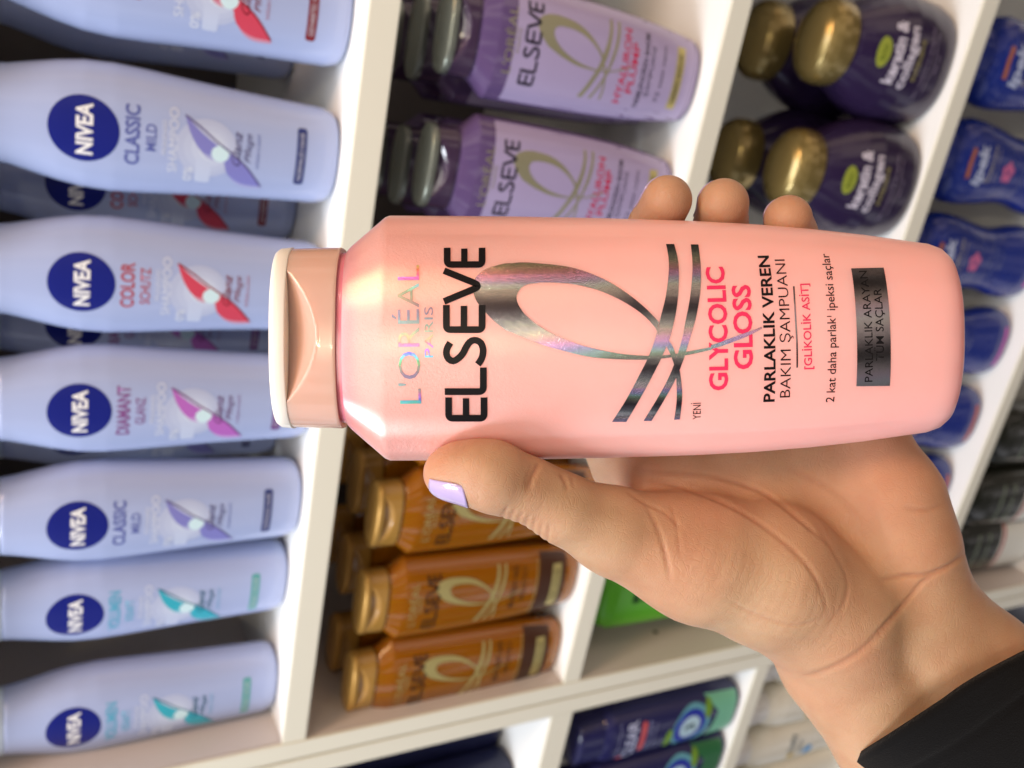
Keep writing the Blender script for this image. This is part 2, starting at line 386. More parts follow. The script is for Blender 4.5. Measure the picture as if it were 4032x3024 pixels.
# artwork ------------------------------------------------------------
def brandword(cv):
    """ELSEVE as round-cornered strokes; cv maps crop coordinates to mm"""
    out=[]; w=1.78
    def E(y0,y1,x0,x1,ym=None):
        h=19
        out.append(ribbon([cv(*p) for p in rounded([(x0+h,y0),(x0+h,y1-h),(x1-h,y1-h),(x1-h,y0)],26)],w))
        xm=(x0+x1)/2-2; out.append(ribbon([cv(xm,y0+5+.0*k) if k==0 else cv(xm,y0+5+(y1-h-y0-5)*k/5) for k in range(6)],w*.95))
    E(1208,1356,1192,1450); E(634,806,1178,1438); E(279,402,1183,1438)
    out.append(ribbon([cv(*p) for p in rounded([(1187,1172),(1427,1172),(1427,1022)],30)],w))
    S_=resamp([(1222,868),(1203,900),(1197,935),(1210,968),(1240,982),(1272,965),(1300,935),(1320,895),(1345,862),(1375,852),(1408,866),(1424,900),(1424,940),(1412,975),(1392,1003)],34)
    out.append(ribbon([cv(*p) for p in S_],w))
    V_=rounded([(1182,612),(1416,515),(1182,421)],52)
    out.append(ribbon([cv(*p) for p in V_],w))
    return out
def swoosh():
    out=[]
    outer_up=resamp([(1365,560),(1372,480),(1400,440),(1450,408),(1550,378),(1605,374)],16)
    inner_up=resamp([(1633,588),(1636,572),(1646,548),(1668,524),(1700,507),(1740,500)],16)
    A=m3(outer_up)+m5(resamp([(100,372),(200,370),(400,385),(600,408),(750,440),(900,490),(1060,560),(1200,640),(1350,745),(1500,870),(1645,1020)],30))
    B=m3(inner_up)+m5(resamp([(350,590),(450,589),(550,592),(700,605),(850,635),(1000,678),(1180,755),(1350,852),(1500,965),(1625,1105)],30))
    out.append(band(A,B))
    outer_lo=resamp([(1365,560),(1385,610),(1430,668),(1500,738),(1575,798)],18)
    inner_lo=resamp([(92,740),(98,790),(125,850),(170,920)],18)
    up=resamp([(170,920),(280,1020),(420,1110),(600,1195),(800,1270),(1000,1320),(1250,1365),(1500,1385),(1660,1382),(1800,1368),(2000,1330),(2212,1290)],46)
    lo=resamp([(0,1115),(200,1200),(400,1275),(600,1330),(800,1380),(1000,1410),(1250,1425),(1480,1427),(1650,1417),(1900,1385),(2060,1355),(2212,1320)],46)
    up4=resamp([(662,1008),(700,996),(800,958),(880,930),(926,912)],10); lo4=resamp([(662,1029),(720,1012),(820,975),(880,948),(930,921)],10)
    out.append(band(m3(outer_lo)+m5(lo)+m4(lo4),m5(inner_lo)+m5(up)+m4(up4)))
    a1=resamp([(145,1408),(215,1300),(280,1180),(340,1060),(375,960),(400,860),(425,760),(440,650),(442,560),(428,480)],30)
    a2=resamp([(220,1408),(290,1290),(350,1180),(410,1060),(450,960),(475,860),(490,760),(495,650),(490,560),(470,480)],30)
    out.append(band(m4(a1),m4(a2)))
    b1=resamp([(310,1403),(380,1290),(440,1180),(480,1080),(510,980),(530,880),(550,780),(562,680),(566,580),(557,482)],30)
    b2=resamp([(352,1403),(420,1290),(475,1190),(520,1080),(550,980),(580,880),(600,780),(610,680),(608,580),(597,482)],30)
    out.append(band(m4(b1),m4(b2)))
    d1=resamp([(395,905),(430,965),(465,1020),(490,1100),(505,1180),(512,1280),(500,1395)],24)
    d2=resamp([(375,925),(415,985),(448,1050),(472,1120),(482,1200),(483,1300),(470,1397)],24)
    out.append(band(m4(d1),m4(d2)))
    return out
def T3(s,a,b,cap,**k):
    A,B=c3(*a),c3(*b); return text2(s,A,B,cap/1.58/1.823*SC*.935,**k)
def T4(s,a,b,cap,**k):
    A,B=c4(*a),c4(*b); return text2(s,A,B,cap/1.3275/1.823*SC*.935,**k)
BRAND=brandword(c3); SWO=swoosh()
MAKER=[T3("L'ORÉAL",(1042,1246),(1028,387),134,bold=-.004),T3('PARIS',(1116,960),(1113,645),53)]
RED=[T4('GLYCOLIC',(747,1243),(727,598),92,bold=.025),T4('GLOSS',(878,1133),(864,692),92,bold=.025)]
BLK=[T4('PARLAKLIK VEREN',(993,1303),(962,540),56,bold=.024),T4('BAKIM ŞAMPUANI',(1075,1280),(1047,560),54,bold=-.006),T4('2 kat daha parlak¹ ipeksi saçlar',(1305,1305),(1277,530),44,bold=.004),T4('YENİ',(608,1394),(610,1308),41,bold=.0)]
RED2=[T4('[GLİKOLİK ASİT]',(1190,1133),(1168,686),40,bold=.012)]
LINE=[ribbon(m4(resamp([(1095,700),(1105,870),(1112,1000),(1113,1125)],14)),.42)]
BAR=[[*m4([(1395,607),(1565,603),(1597,1220),(1422,1222)])]]
BART=[T4('PARLAKLIK ARAYAN',(1505,1198),(1475,620),41,bold=.002),T4('TÜM SAÇLAR',(1565,1088),(1550,712),41,bold=.002)]
def shift(polys,f):
    out=[]
    for p in polys: out.append(([f(a) for a in p[0]],p[1]) if isinstance(p,tuple) else [f(a) for a in p])
    return out
# --- pink materials
def holo(name,base,rough,rainbow,freq,dark=.7):
    """brushed holographic foil: silver, breaking into colours where the reflection sweeps past narrow bands"""
    m=mat(name,base,rough,metal=1.0)
    nt=m.node_tree; b=nt.nodes['Principled BSDF']; L=nt.links.new
    tc=nt.nodes.new('ShaderNodeTexCoord')
    sp=nt.nodes.new('ShaderNodeSeparateXYZ'); L(tc.outputs['Reflection'],sp.inputs[0])
    no=nt.nodes.new('ShaderNodeTexNoise'); no.inputs['Scale'].default_value=900; L(tc.outputs['Object'],no.inputs['Vector'])
    def ma(x,y,z):
        n=nt.nodes.new('ShaderNodeMath'); n.operation='MULTIPLY_ADD'
        for i,v in enumerate((x,y,z)):
            if hasattr(v,'links'): L(v,n.inputs[i])
            else: n.inputs[i].default_value=v
        return n.outputs[0]
    a=ma(sp.outputs[0],freq,ma(no.outputs[0],.10,ma(sp.outputs[2],freq*.35,.3)))
    h=nt.nodes.new('ShaderNodeMath'); h.operation='FRACT'; L(a,h.inputs[0])
    hs=nt.nodes.new('ShaderNodeCombineColor'); hs.mode='HSV'; L(h.outputs[0],hs.inputs[0]); hs.inputs[1].default_value=.75; hs.inputs[2].default_value=.9
    w=nt.nodes.new('ShaderNodeMath'); w.operation='SINE'; L(ma(a,2.9,0),w.inputs[0])
    r=nt.nodes.new('ShaderNodeMapRange'); r.inputs[1].default_value=.1; r.inputs[2].default_value=1; r.inputs[3].default_value=rainbow*.15; r.inputs[4].default_value=rainbow; L(w.outputs[0],r.inputs[0])
    mx=nt.nodes.new('ShaderNodeMix'); mx.data_type='RGBA'; mx.inputs[6].default_value=(*base,1)
    L(hs.outputs[0],mx.inputs[7]); L(r.outputs[0],mx.inputs[0])
    # dark and bright reflection bands put into the base colour, following the reflection angle
    w2=nt.nodes.new('ShaderNodeMath'); w2.operation='SINE'; L(ma(sp.outputs[0],freq*3.3,ma(sp.outputs[2],freq*.6,ma(no.outputs[0],.5,.4))),w2.inputs[0])
    r2=nt.nodes.new('ShaderNodeMapRange'); r2.inputs[1].default_value=-1; r2.inputs[2].default_value=1; r2.inputs[3].default_value=dark; r2.inputs[4].default_value=1; L(w2.outputs[0],r2.inputs[0])
    m2=nt.nodes.new('ShaderNodeMix'); m2.data_type='RGBA'; m2.blend_type='MULTIPLY'; m2.inputs[0].default_value=1; L(mx.outputs[2],m2.inputs[6]); L(r2.outputs[0],m2.inputs[7]); L(m2.outputs[2],b.inputs['Base Color'])
    bp=nt.nodes.new('ShaderNodeBump'); bp.inputs['Strength'].default_value=.22; bp.inputs['Distance'].default_value=.0003
    n2=nt.nodes.new('ShaderNodeTexNoise'); n2.inputs['Scale'].default_value=2600; L(tc.outputs['Object'],n2.inputs['Vector'])
    L(n2.outputs[0],bp.inputs['Height']); L(bp.outputs[0],b.inputs['Normal'])
    return m
holo_text=holo('holographic_foil',(.30,.31,.36),.34,.95,5.0)
silver=holo('silver_foil',(.62,.58,.63),.24,.42,5,.12)
blk=mat('black_print',(.006,.005,.006),.35,spec=.22)
redp=mat('raspberry_print',(.72,.025,.10),.35)
barf=holo('grey_foil',(.42,.38,.41),.28,.06,4,.12)
def pink_mat():
    m=mat('pearly_pink_plastic',(.86,.43,.385),.33,spec=.45,coat=.22,coatr=.2,sss=.55,sssr=(.018,.009,.008))
    nt=m.node_tree; b=nt.nodes['Principled BSDF']
    tc=nt.nodes.new('ShaderNodeTexCoord'); n=nt.nodes.new('ShaderNodeTexVoronoi'); n.inputs['Scale'].default_value=1700
    nt.links.new(tc.outputs['Object'],n.inputs['Vector'])
    sp=nt.nodes.new('ShaderNodeSeparateXYZ'); nt.links.new(tc.outputs['Object'],sp.inputs[0])
    mr=nt.nodes.new('ShaderNodeMapRange'); mr.inputs[1].default_value=.095; mr.inputs[2].default_value=.150; mr.inputs[3].default_value=.03; mr.inputs[4].default_value=.5
    nt.links.new(sp.outputs[2],mr.inputs[0])
    bp=nt.nodes.new('ShaderNodeBump'); bp.inputs['Distance'].default_value=.0002
    nt.links.new(mr.outputs[0],bp.inputs['Strength']); nt.links.new(n.outputs['Color'],bp.inputs['Height']); nt.links.new(bp.outputs[0],b.inputs['Normal'])
    b.inputs['Coat Normal'].default_value=(0,0,0)
    mr3=nt.nodes.new('ShaderNodeMapRange'); mr3.inputs[1].default_value=.075; mr3.inputs[2].default_value=.135; mr3.inputs[3].default_value=.04; mr3.inputs[4].default_value=.28   # pearl pigment, densest near the shoulder
    nt.links.new(sp.outputs[2],mr3.inputs[0]); nt.links.new(mr3.outputs[0],b.inputs['Metallic'])
    # pigment: clearer, pinker plastic near the shoulder and the neck
    r=nt.nodes.new('ShaderNodeValToRGB'); mr2=nt.nodes.new('ShaderNodeMapRange'); mr2.inputs[1].default_value=0; mr2.inputs[2].default_value=.17
    nt.links.new(sp.outputs[2],mr2.inputs[0]); nt.links.new(mr2.outputs[0],r.inputs[0])
    e=r.color_ramp.elements; e[0].position=0; e[0].color=(.78,.34,.34,1); e[1].position=.035; e[1].color=(.86,.43,.40,1)
    for p,c in ((.6,(.88,.465,.425,1)),(.88,(.84,.44,.39,1)),(.95,(.80,.41,.37,1)),(.985,(.76,.27,.29,1))):
        q=e.new(p); q.color=c
    nt.links.new(r.outputs[0],b.inputs['Base Color'])
    return m
pinkm=pink_mat()
def brushed(m,amount,rot=0.):
    nt=m.node_tree; b=nt.nodes['Principled BSDF']; t=nt.nodes.new('ShaderNodeTangent'); t.direction_type='RADIAL'; t.axis='Z'
    nt.links.new(t.outputs[0],b.inputs['Tangent']); b.inputs['Anisotropic'].default_value=amount; b.inputs['Anisotropic Rotation'].default_value=rot
brushed(pinkm,.85,.25); brushed(silver,.9,.25); brushed(barf,.9,.25); brushed(holo_text,.8,.25)
neckm=mat('clear_pink_plastic',(.74,.20,.26),.2,sss=.3,sssr=(.01,.004,.004),coat=.4)
capm=mat('frosted_pink_beige_plastic',(.62,.385,.305),.2,sss=.4,sssr=(.01,.006,.005),coat=.8,coatr=.05,bump=(60,.04,.001))
lidm=mat('ivory_plastic',(.83,.76,.68),.33,sss=.25,sssr=(.01,.008,.006),coat=.2)
def add_sub(o,l=1):
    md=o.modifiers.new('s','SUBSURF'); md.levels=l; md.render_levels=l
def flat_bottle(label,loc,group,mats,rz=0,arts=True,full=True,name='shampoo_bottle',N=110):
    t=thing(name,label,'shampoo bottle',loc,rz,group)
    b=BS.mesh('bottle_body',mats['body'],t,N=N,dz=2.5)
    NECK.mesh('neck',mats['neck'],t,N=64)
    CAPS.mesh('cap',mats['cap'],t,N=max(N,96) if not full else 360,dz=.45 if full else 1.0)
    LID.mesh('cap_lid',mats['lid'],t,N=N)
    return t,b
held,hb=flat_bottle('pink shampoo bottle with ivory lid and black and silver lettering, held in the hand',tuple(BO),None,dict(body=pinkm,neck=neckm,cap=capm,lid=lidm),N=200)
held['category']='shampoo bottle'
held.matrix_world=Matrix(((Lw[0][0],Lw[0][1],Lw[0][2],BO[0]),(Lw[1][0],Lw[1][1],Lw[1][2],BO[1]),(Lw[2][0],Lw[2][1],Lw[2][2],BO[2]),(0,0,0,1)))
art('swoosh_emblem',SWO,BS,silver,hb,.10)
art('brand_lettering',BRAND,BS,blk,hb,.17)
art('maker_lettering',MAKER,BS,holo_text,hb,.12)
art('range_lettering',RED,BS,redp,hb,.08)
art('description_lettering',BLK,BS,blk,hb,.10)
art('ingredient_lettering',RED2,BS,redp,hb,.10)
art('underline',LINE,BS,barf,hb,.10)
br=art('foil_panel',BAR,BS,barf,hb,.10)
art('panel_lettering',BART,BS,blk,br,.18)
# ------------------------------------------------------------------ lavender and amber bottles (second shelf)
lavm=mat('lavender_pearl_plastic',(.40,.335,.54),.3,coat=.3,var=(18,.03))
lavsh=mat('clear_dark_violet_plastic',(.12,.075,.19),.10,coat=.5,coatr=.03)
lavcap=mat('smoky_violet_plastic',(.06,.035,.075),.16,coat=.6)
lavlid=mat('metallic_grey_green_lid',(.30,.33,.28),.25,metal=.55)
olivep=mat('silver_olive_foil_print',(.36,.34,.22),.35,metal=.4)
goldp=mat('gold_foil_print',(.56,.48,.19),.35,metal=.5)
dkgold=mat('dark_olive_foil_print',(.10,.10,.06),.35,metal=.4)
ambm=mat('clear_amber_plastic',(.40,.135,.006),.06,coat=.9,coatr=.03,sss=.4,sssr=(.03,.012,.003),trans=.3,ior=1.3)
ambsh=mat('dark_amber_plastic',(.18,.06,.006),.06,coat=1,coatr=.03,trans=.3)
ambcap=mat('gold_plastic_cap',(.42,.23,.05),.22,coat=.5,coatr=.05)
amblid=mat('gold_lid',(.62,.36,.09),.28,metal=.35)
LOWER=Shape([s for s in zip(BS.z,BS.w,BS.d,BS.n) if s[0]<=150]+[(150.5,34.2,15.6,2.2)])
def label_zone(z0,z1,half):
    rows=[z0+(z1-z0)*k/30 for k in range(31)]
    return band([(-half*BS.at(z)[0],z) for z in rows],[(half*BS.at(z)[0],z) for z in rows])
def two_tone(kind,label,loc,rz,group,detail=True):
    if kind=='lav': mt=dict(body=lavsh,neck=lavsh,cap=lavcap,lid=lavlid)
    else: mt=dict(body=ambm,neck=ambsh,cap=ambcap,lid=amblid)
    t,b=flat_bottle(label,loc,group,mt,rz,N=80,full=False); t.scale=(1.06,1.0,1.035)
    if kind=='lav': art('front_label',[label_zone(4,146,.955)],BS,lavm,b,.08,step=(2,4))
    if not detail: return t
    dk=ink(34,26,44) if kind=='lav' else ink(48,26,10)
    art('brand_lettering',BRAND,BS,dk,b,.2)
    gp_=olivep if kind=='lav' else goldp
    art('maker_lettering',MAKER,BS,gp_,b,.2)
    art('swoosh_emblem',SWO,BS,gp_,b,.16)
    rd=ink(190,50,90) if kind=='lav' else ink(52,28,10)
    if kind=='lav':
        art('range_lettering',[textc('HYALURON',0,62.5,44,5.2,.02),textc('PLUMP',0,55.5,30,5,.02)],BS,rd,b,.2)
        art('description_lettering',[textc('NEMLENDİREN BAKIM',0,47.5,44,3.6,.01),textc('ŞAMPUANI',0,42,30,3.2,0),textc('72 saat nem',0,33,34,2.8,0)],BS,dk,b,.2)
        art('foil_panel',[rbox(0,20,38,7,.6)],BS,goldp,b,.18)
        art('panel_lettering',[textc('NEMSİZ SAÇLAR',0,18.6,30,2.8,.01)],BS,dk,b,.28)
    else:
        art('range_lettering',[textc('MUCİZEVİ YAĞ',4,61,36,5,.01),textc('BESLEYİCİ',6,53,28,4,0)],BS,rd,b,.2)
        art('gold_stripe',[ribbon([(-24,43),(0,43),(24,43)],.7)],BS,goldp,b,.2)
        art('dark_label_zone',[label_zone(15,41,.93)],BS,ink(66,36,16),b,.1,step=(2,4))
        art('foil_panel',[rbox(0,24,38,8.5,.6)],BS,goldp,b,.2)
        art('panel_lettering',[textc('KURU SAÇLAR',0,22.5,30,2.8,.01)],BS,dk,b,.3)
    return t
yE=.026
G1='lavender shampoo bottles on the second shelf'; G2='amber shampoo bottles on the second shelf'
L0=two_tone('lav','lavender shampoo bottle at the top edge of the photo, its whole front label in view',(.029,yE,Z2),.03,G1)
copy_tree(L0,(-.053,yE+.001,Z2),-.05,'lavender shampoo bottle partly hidden behind the pink bottle and fingertips')
A0=two_tone('amb','amber shampoo bottle beside the side panel, farthest from the thumb',(-.4555,yE,Z2),.0,G2)
copy_tree(A0,(-.3815,yE,Z2),.02,'amber shampoo bottle in the middle of three with gold caps')
copy_tree(A0,(-.305,yE,Z2),-.02,'amber shampoo bottle whose label is half covered by the thumb')
copy_tree(A0,(-.230,yE,Z2),.0,'amber shampoo bottle glimpsed between the thumb and the palm')
L1=two_tone('lav','violet bottle in the second row behind the uppermost lavender one',(.022,yE+.045,Z2),.0,G1,False)
copy_tree(L1,(-.06,yE+.045,Z2),0,'violet bottle in the second row behind the lavender one near the pink bottle')
copy_tree(L1,(.020,yE+.092,Z2),0,'violet bottle in the third row at the top edge of the photo')
copy_tree(L1,(-.062,yE+.092,Z2),0,'violet bottle in the third row above the pink bottle shoulder')
A1=two_tone('amb','shadowed amber bottle in the second row, by the side panel',(-.452,yE+.045,Z2),0,G2,False)
for x,y,l in ((-.376,.045,'shadowed amber bottle in the second row, behind the middle amber one'),(-.302,.045,'shadowed amber bottle in the second row, below the thumb tip'),(-.376,.09,'dim amber bottle in the third row, behind the middle pair'),(-.300,.09,'dim amber bottle in the third row, nearest the pink bottle shoulder')):
    copy_tree(A1,(x,yE+y,Z2),0,l)
# reddish bottle lying out of sight above the lavender ones (a sliver at the photo's top edge)
# ------------------------------------------------------------------ gold capped purple bottles (third shelf)
GS=Shape([(0,38,32,2.6),(.8,42.5,35,2.6),(3,45,37,2.5),(12,47.5,38,2.4),(30,48.5,38.5,2.3),(46,48.2,38,2.2),(60,45.5,36,2.15),(74,40.5,32,2.1),(86,34.5,28.5,2.1),(94,30,25.5,2.1),(97,28.4,24,2.1)])
GC=Shape([(97,29,23,2.1),(99,31,24.5,2.1),(108,31.5,24.6,2.1),(114,30.5,23.8,2.1),(118.5,28,21.6,2.1),(122,24,18.5,2.1),(125,17.5,13,2.1),(126.5,9,7,2.1),(126.9,3,2.6,2.1)])
purpm=mat('dark_purple_plastic',(.022,.012,.045),.24,coat=.3,var=(12,.05))
goldcap=mat('polished_gold_cap',(.30,.22,.075),.24,metal=.6,coat=.3)
def gold_bottle(label,loc,detail=True):
    t=thing('conditioner_bottle',label,'conditioner bottle',loc,0,'purple bottles with gold caps on the third shelf'); t.scale=(1.05,1.0,1.04)
    b=GS.mesh('bottle_body',purpm,t,N=80); GC.mesh('cap',goldcap,t,N=96,dz=.8)
    if detail:
        s=art('oval_mark',[disc(0,76,11,5.8,30)],GS,ink(136,146,52),b,.2)
        art('oval_lettering',[textc('bio',0,74,11,4,.01)],GS,ink(70,84,20),s,.3)
        art('name_lettering',[textc('keratin &',2,60,45,9,.03),textc('collagen',0,48.5,45,8.5,.03)],GS,ink(196,190,204),b,.2)
        art('name_lettering',[textc('INTENSIVE',0,40,30,4.2,.01)],GS,ink(150,142,84),b,.2)
        art('name_lettering',[textc('hair conditioner for damaged hair',0,31,52,3.2,.0),textc('repairing and strengthening',0,25.5,44,2.4,0),textc('400 ml',0,20,14,2.6,0)],GS,ink(140,128,150),b,.2)
    return t
g0=gold_bottle('dark purple bottle with gold cap nearest the top edge of the photo',(.083,.045,Z3))
copy_tree(g0,(-.0165,.040,Z3),0,'dark purple bottle with gold cap just above the little fingertip')
g1=gold_bottle('dark purple bottle with dim gold cap, second row, at the top photo edge',(.081,.114,Z3),False)
copy_tree(g1,(-.0165,.112,Z3),0,'dark purple bottle with dim gold cap in the second row, above the ring fingertip')
# green pack on the third shelf
GP=Shape([(0,34,22,4),(2,37,25,4),(6,38,26,4),(150,38,26,4),(192,37.5,25.5,4),(204,34,23,3.4),(210,24,16,2.6),(212,18,14,2.2),(225,17,13,2.1),(226.5,15,11,2.1)])
greenm=mat('bright_green_plastic',(.10,.42,.015),.3,coat=.2,var=(10,.06))
gp=thing('shampoo_bottle','bright green bottle with dark emblem between the wrist and the side panel','shampoo bottle',(-.4195,.050,Z3),0)
gb=GP.mesh('bottle_body',greenm,gp,0,211,64); GP.mesh('cap',greenm,gp,211.3,226.5,64)
art('leaf_emblem',[ribbon(resamp([(-4,176),(4,168),(-4,160),(4,152),(-4,144),(4,136)],24),2.2),ribbon(resamp([(4,176),(-4,168),(4,160),(-4,152),(4,144),(-4,136)],24),2.2),disc(0,172,6,3.4,16),disc(0,156,6,3.4,16),disc(0,140,6,3.4,16)],GP,ink(22,78,14),gb,.2)
# ------------------------------------------------------------------ blue waisted bottles (fourth shelf)
IP=Shape([(0,24,15,2.6),(2,31,19,2.6),(6,35,22,2.5),(14,37.5,23,2.4),(26,38,23,2.3),(45,36,21.5,2.2),(65,32.2,20,2.2),(82,31,19.5,2.2),(100,32.5,20,2.2),(125,36.5,21.5,2.2),(150,39,22.5,2.2),(166,38.8,22.3,2.2),(177,35.5,20.5,2.2),(183,29,17.5,2.2),(185,24,15.5,2.2),(186,22,15,2.2),(187,24,15.5,2.2),(206,23,15,2.4),(209,20,13,2.4),(210,14,9,2.3)])
ipm=mat('royal_blue_plastic',(.010,.026,.22),.28,coat=.3,var=(10,.05))
def ip_bottle(label,loc,strip):
    t=thing('shampoo_bottle',label,'shampoo bottle',loc,0,'royal blue bottles on the fourth shelf')
    b=IP.mesh('bottle_body',ipm,t,0,186,72); IP.mesh('cap',ipm,t,186,210,64)
    art('name_lettering',[text2('ipek',(-19,150),(19,153),13,bold=.04,italic=.15)],IP,ink(176,186,214),b,.25)
    art('orange_stroke',[ribbon(resamp([(-14,170),(0,172.5),(13,171)],8),4.2)],IP,ink(168,98,60),b,.2)
    art('grey_lettering',[textc('ŞAMPUAN',2,138,34,5,.02),textc('ipek proteini',2,131,30,3,0)],IP,ink(150,146,140),b,.2)
    f=art('flower_print',[disc(6*math.cos(a)-2,112+6*math.sin(a),4.2,4.2,14) for a in [k*math.pi*.4 for k in range(5)]],IP,ink(200,100,150) if strip=='m' else ink(190,150,130),b,.2)
    art('small_lettering',[textc('kuru saclar icin',0,84,34,3,0),textc('onarici bakim',0,76,30,3,0),textc('500 ml',0,66,16,3,0)],IP,ink(120,130,170),b,.2)
    art('colour_strip',[rbox(0,14,44,6,2)],IP,ink(196,70,176) if strip=='m' else ink(196,88,60),b,.2)
    return t
im=ip_bottle('royal blue bottle at the top edge of the photo, the uppermost of its shelf',(.1035,.035,Z4),'m')
for x,l in ((.0165,'royal blue bottle with white name, second from the top edge on the fourth shelf'),(-.0705,'royal blue bottle with white name just right of the pink bottle base corner'),(-.158,'royal blue bottle with magenta strip beside the pink bottle base')):
    copy_tree(im,(x,.037,Z4),0,l)
io=ip_bottle('royal blue bottle with orange strip between the pink bottle base and the palm',(-.2475,.036,Z4),'o')
copy_tree(io,(-.334,.038,Z4),0,'royal blue bottle with orange strip, mostly hidden behind the palm')
# ------------------------------------------------------------------ dark green-black bottles (fifth shelf)
DK=Shape([(0,34,22,2.8),(3,39,26,2.8),(8,40.5,27,2.7),(120,40.5,27,2.6),(160,40,26.5,2.4),(180,37,25,2.2),(192,30,22,2.1),(198,23,18,2.1),(199,22,17,2.1),(214,21,16,2.1),(216,17,13,2.1)])
dkm=mat('black_green_plastic',(.022,.024,.016),.25,coat=.2,var=(10,.1))
def dk_bottle(label,loc):
    t=thing('shower_gel_bottle',label,'shower gel',loc,0,'black bottles on the lowest shelf in view')
    b=DK.mesh('bottle_body',dkm,t,0,198,64); DK.mesh('cap',dkm,t,199,216,64)
    art('pale_lettering',[textc('sensitive',0,134,48,8,.02),textc('shower gel',0,112,48,8,.02)],DK,ink(120,132,112),b,.25)
    lb=art('white_label',[rbox(0,50,66,78,3)],DK,ink(214,214,204),b,.2)
    art('red_stripe',[ribbon([(-33,84),(0,82),(33,84)],5)],DK,ink(170,50,50),lb,.3)
    return t
dm=dk_bottle('black bottle with pale lettering, at the right edge of the photo above the wrist',(-.362,.045,Z5-.002))
copy_tree(dm,(-.275,.045,Z5-.002),0,'black bottle below the shelf end, uppermost of the black ones in view')
copy_tree(dm,(-.4345,.05,Z5-.002),0,'black bottle with white label and red stripe directly above the wrist')
# ------------------------------------------------------------------ left unit
NV=Shape([(0,27,17,3.4),(3,30,20,3.4),(10,31,21,3.2),(150,31,21,3),(176,30,20,3),(186,22,16,2.6),(188,20,15,2.4),(200,19,14,2.4)])
navym=mat('navy_plastic',(.010,.012,.045),.3,coat=.2,var=(8,.08))
t=thing('shampoo_bottle','navy bottle with brown mark lying in shadow at the bottom edge of the photo','shampoo bottle',(-.585,.085,-.405),0,'navy bottles at the bottom edge')
b=NV.mesh('bottle_body',navym,t,0,186,64); NV.mesh('cap',navym,t,188,200,48)
art('brown_mark',[rbox(6,80,9,62,2)],NV,ink(104,50,34),b,.2)
n2=copy_tree(t,(-.632,.050,-.405),0,'navy bottle in front of the other navy one, at the bottom edge of the photo')
CL=Shape([(0,24,16,3),(2,27.5,18.5,3),(8,29.5,20,2.8),(40,31,21,2.6),(120,31,21,2.6),(168,30,20.5,2.6),(176,27,19,2.5),(178,25,18,2.5),(179,26.5,18.5,2.5),(205,25,18,2.6),(208,22,15,2.6)])
clm=mat('indigo_plastic',(.018,.018,.085),.25,coat=.3,var=(9,.06))
def clear_bottle(label,loc,green):
    t=thing('shampoo_bottle',label,'shampoo bottle',loc,0,'indigo bottles with round emblem in the left unit')
    b=CL.mesh('bottle_body',clm,t,0,178.5,72); CL.mesh('cap',clm,t,179,208,64)
    art('small_lettering',[textc('anti-dandruff shampoo',3,160,38,3.4,.01)],CL,ink(120,122,160),b,.2)
    art('name_lettering',[textc('CLEAR',0,140,44,12.5,.015)],CL,ink(190,196,226),b,.2)
    art('round_mark',[disc(-22,154,4,4,16)],CL,ink(206,96,110),b,.2)
    art('red_badge',[rbox(2,132,34,6.4,2)],CL,ink(196,84,88),b,.2)
    art('small_lettering',[textc('COOL SPORT',2,122,34,4,.02),textc('MENTHOL',2,115,28,3.4,.0)],CL,ink(126,128,168),b,.2)
    wv=art('wave_print',[band([(-27,8),(-10,8),(10,8),(27,8)],[(-28,44),(-10,38),(10,33),(29,52)])],CL,green,b,.15)
    e=art('splash_print',[disc(-2,68,27,25,36)],CL,ink(96,160,176),b,.18)
    art('leaf_print',[disc(-10,96,12,5,18)],CL,ink(110,150,40),b,.22); art('leaf_print',[disc(16,48,11,5,18)],CL,ink(110,150,40),b,.22)
    art('ring_emblem',[disc(-1,70,21,21,40)],CL,ink(34,48,160),e,.25)
    art('ring_emblem',[disc(-1,70,13.5,13.5,36)],CL,ink(176,206,220),e,.32)
    art('number_print',[textc('3',-1,64,8,12,.03)],CL,ink(60,84,90),e,.4)
    return t
c0=clear_bottle('indigo bottle with blue ring emblem and pale green foot, beside the unit divider',(-.5765,.024,-.661),ink(116,186,154))
clear_bottle('indigo bottle with blue ring emblem and dark green foot, cut off by the bottom edge',(-.641,.022,-.661),ink(40,104,62))
DW=Shape([(0,26,18,2.8),(3,29,21,2.7),(10,31,22,2.6),(120,32,22,2.5),(160,31,21.5,2.3),(176,27,20,2.2),(184,22,18,2.2),(186,21,17,2.2),(206,20.5,17,2.3),(216,19,16,2.3),(219,15,12,2.3)])
dwm=mat('cream_white_plastic',(.74,.70,.58),.3,coat=.3,var=(9,.03))
dwc=mat('white_cap_plastic',(.82,.81,.76),.2,coat=.5)
def dw_bottle(label,loc,marks=True):
    t=thing('shower_gel_bottle',label,'shower gel',loc,0,'cream white bottles below the indigo ones')
    b=DW.mesh('bottle_body',dwm,t,0,185.8,72); DW.mesh('cap',dwc,t,186,219,64)
    if marks:
        art('grey_lettering',[textc('Daily',6,118,26,9,.03),textc('care',-2,104,20,8,.02)],DW,ink(96,108,112),b,.2)
        art('gold_mark',[disc(-14,118,5,7,18)],DW,ink(206,178,104),b,.2)
        art('blue_mark',[disc(-12,90,8,8,20)],DW,ink(86,160,214),b,.2)
    return t
d0=dw_bottle('cream white bottle at the bottom edge with grey lettering and blue mark, near the sleeve',(-.676,.040,-.92))
copy_tree(d0,(-.611,.036,-.92),0,'cream white bottle under the indigo bottles, second from the unit divider')
copy_tree(d0,(-.549,.036,-.92),0,'cream white bottle closest to the unit divider and the wrist')
copy_tree(d0,(-.741,.04,-.92),0,'cream white bottle farthest into the lower corner, beside the sleeve')
#HAND#
QUALITY=1
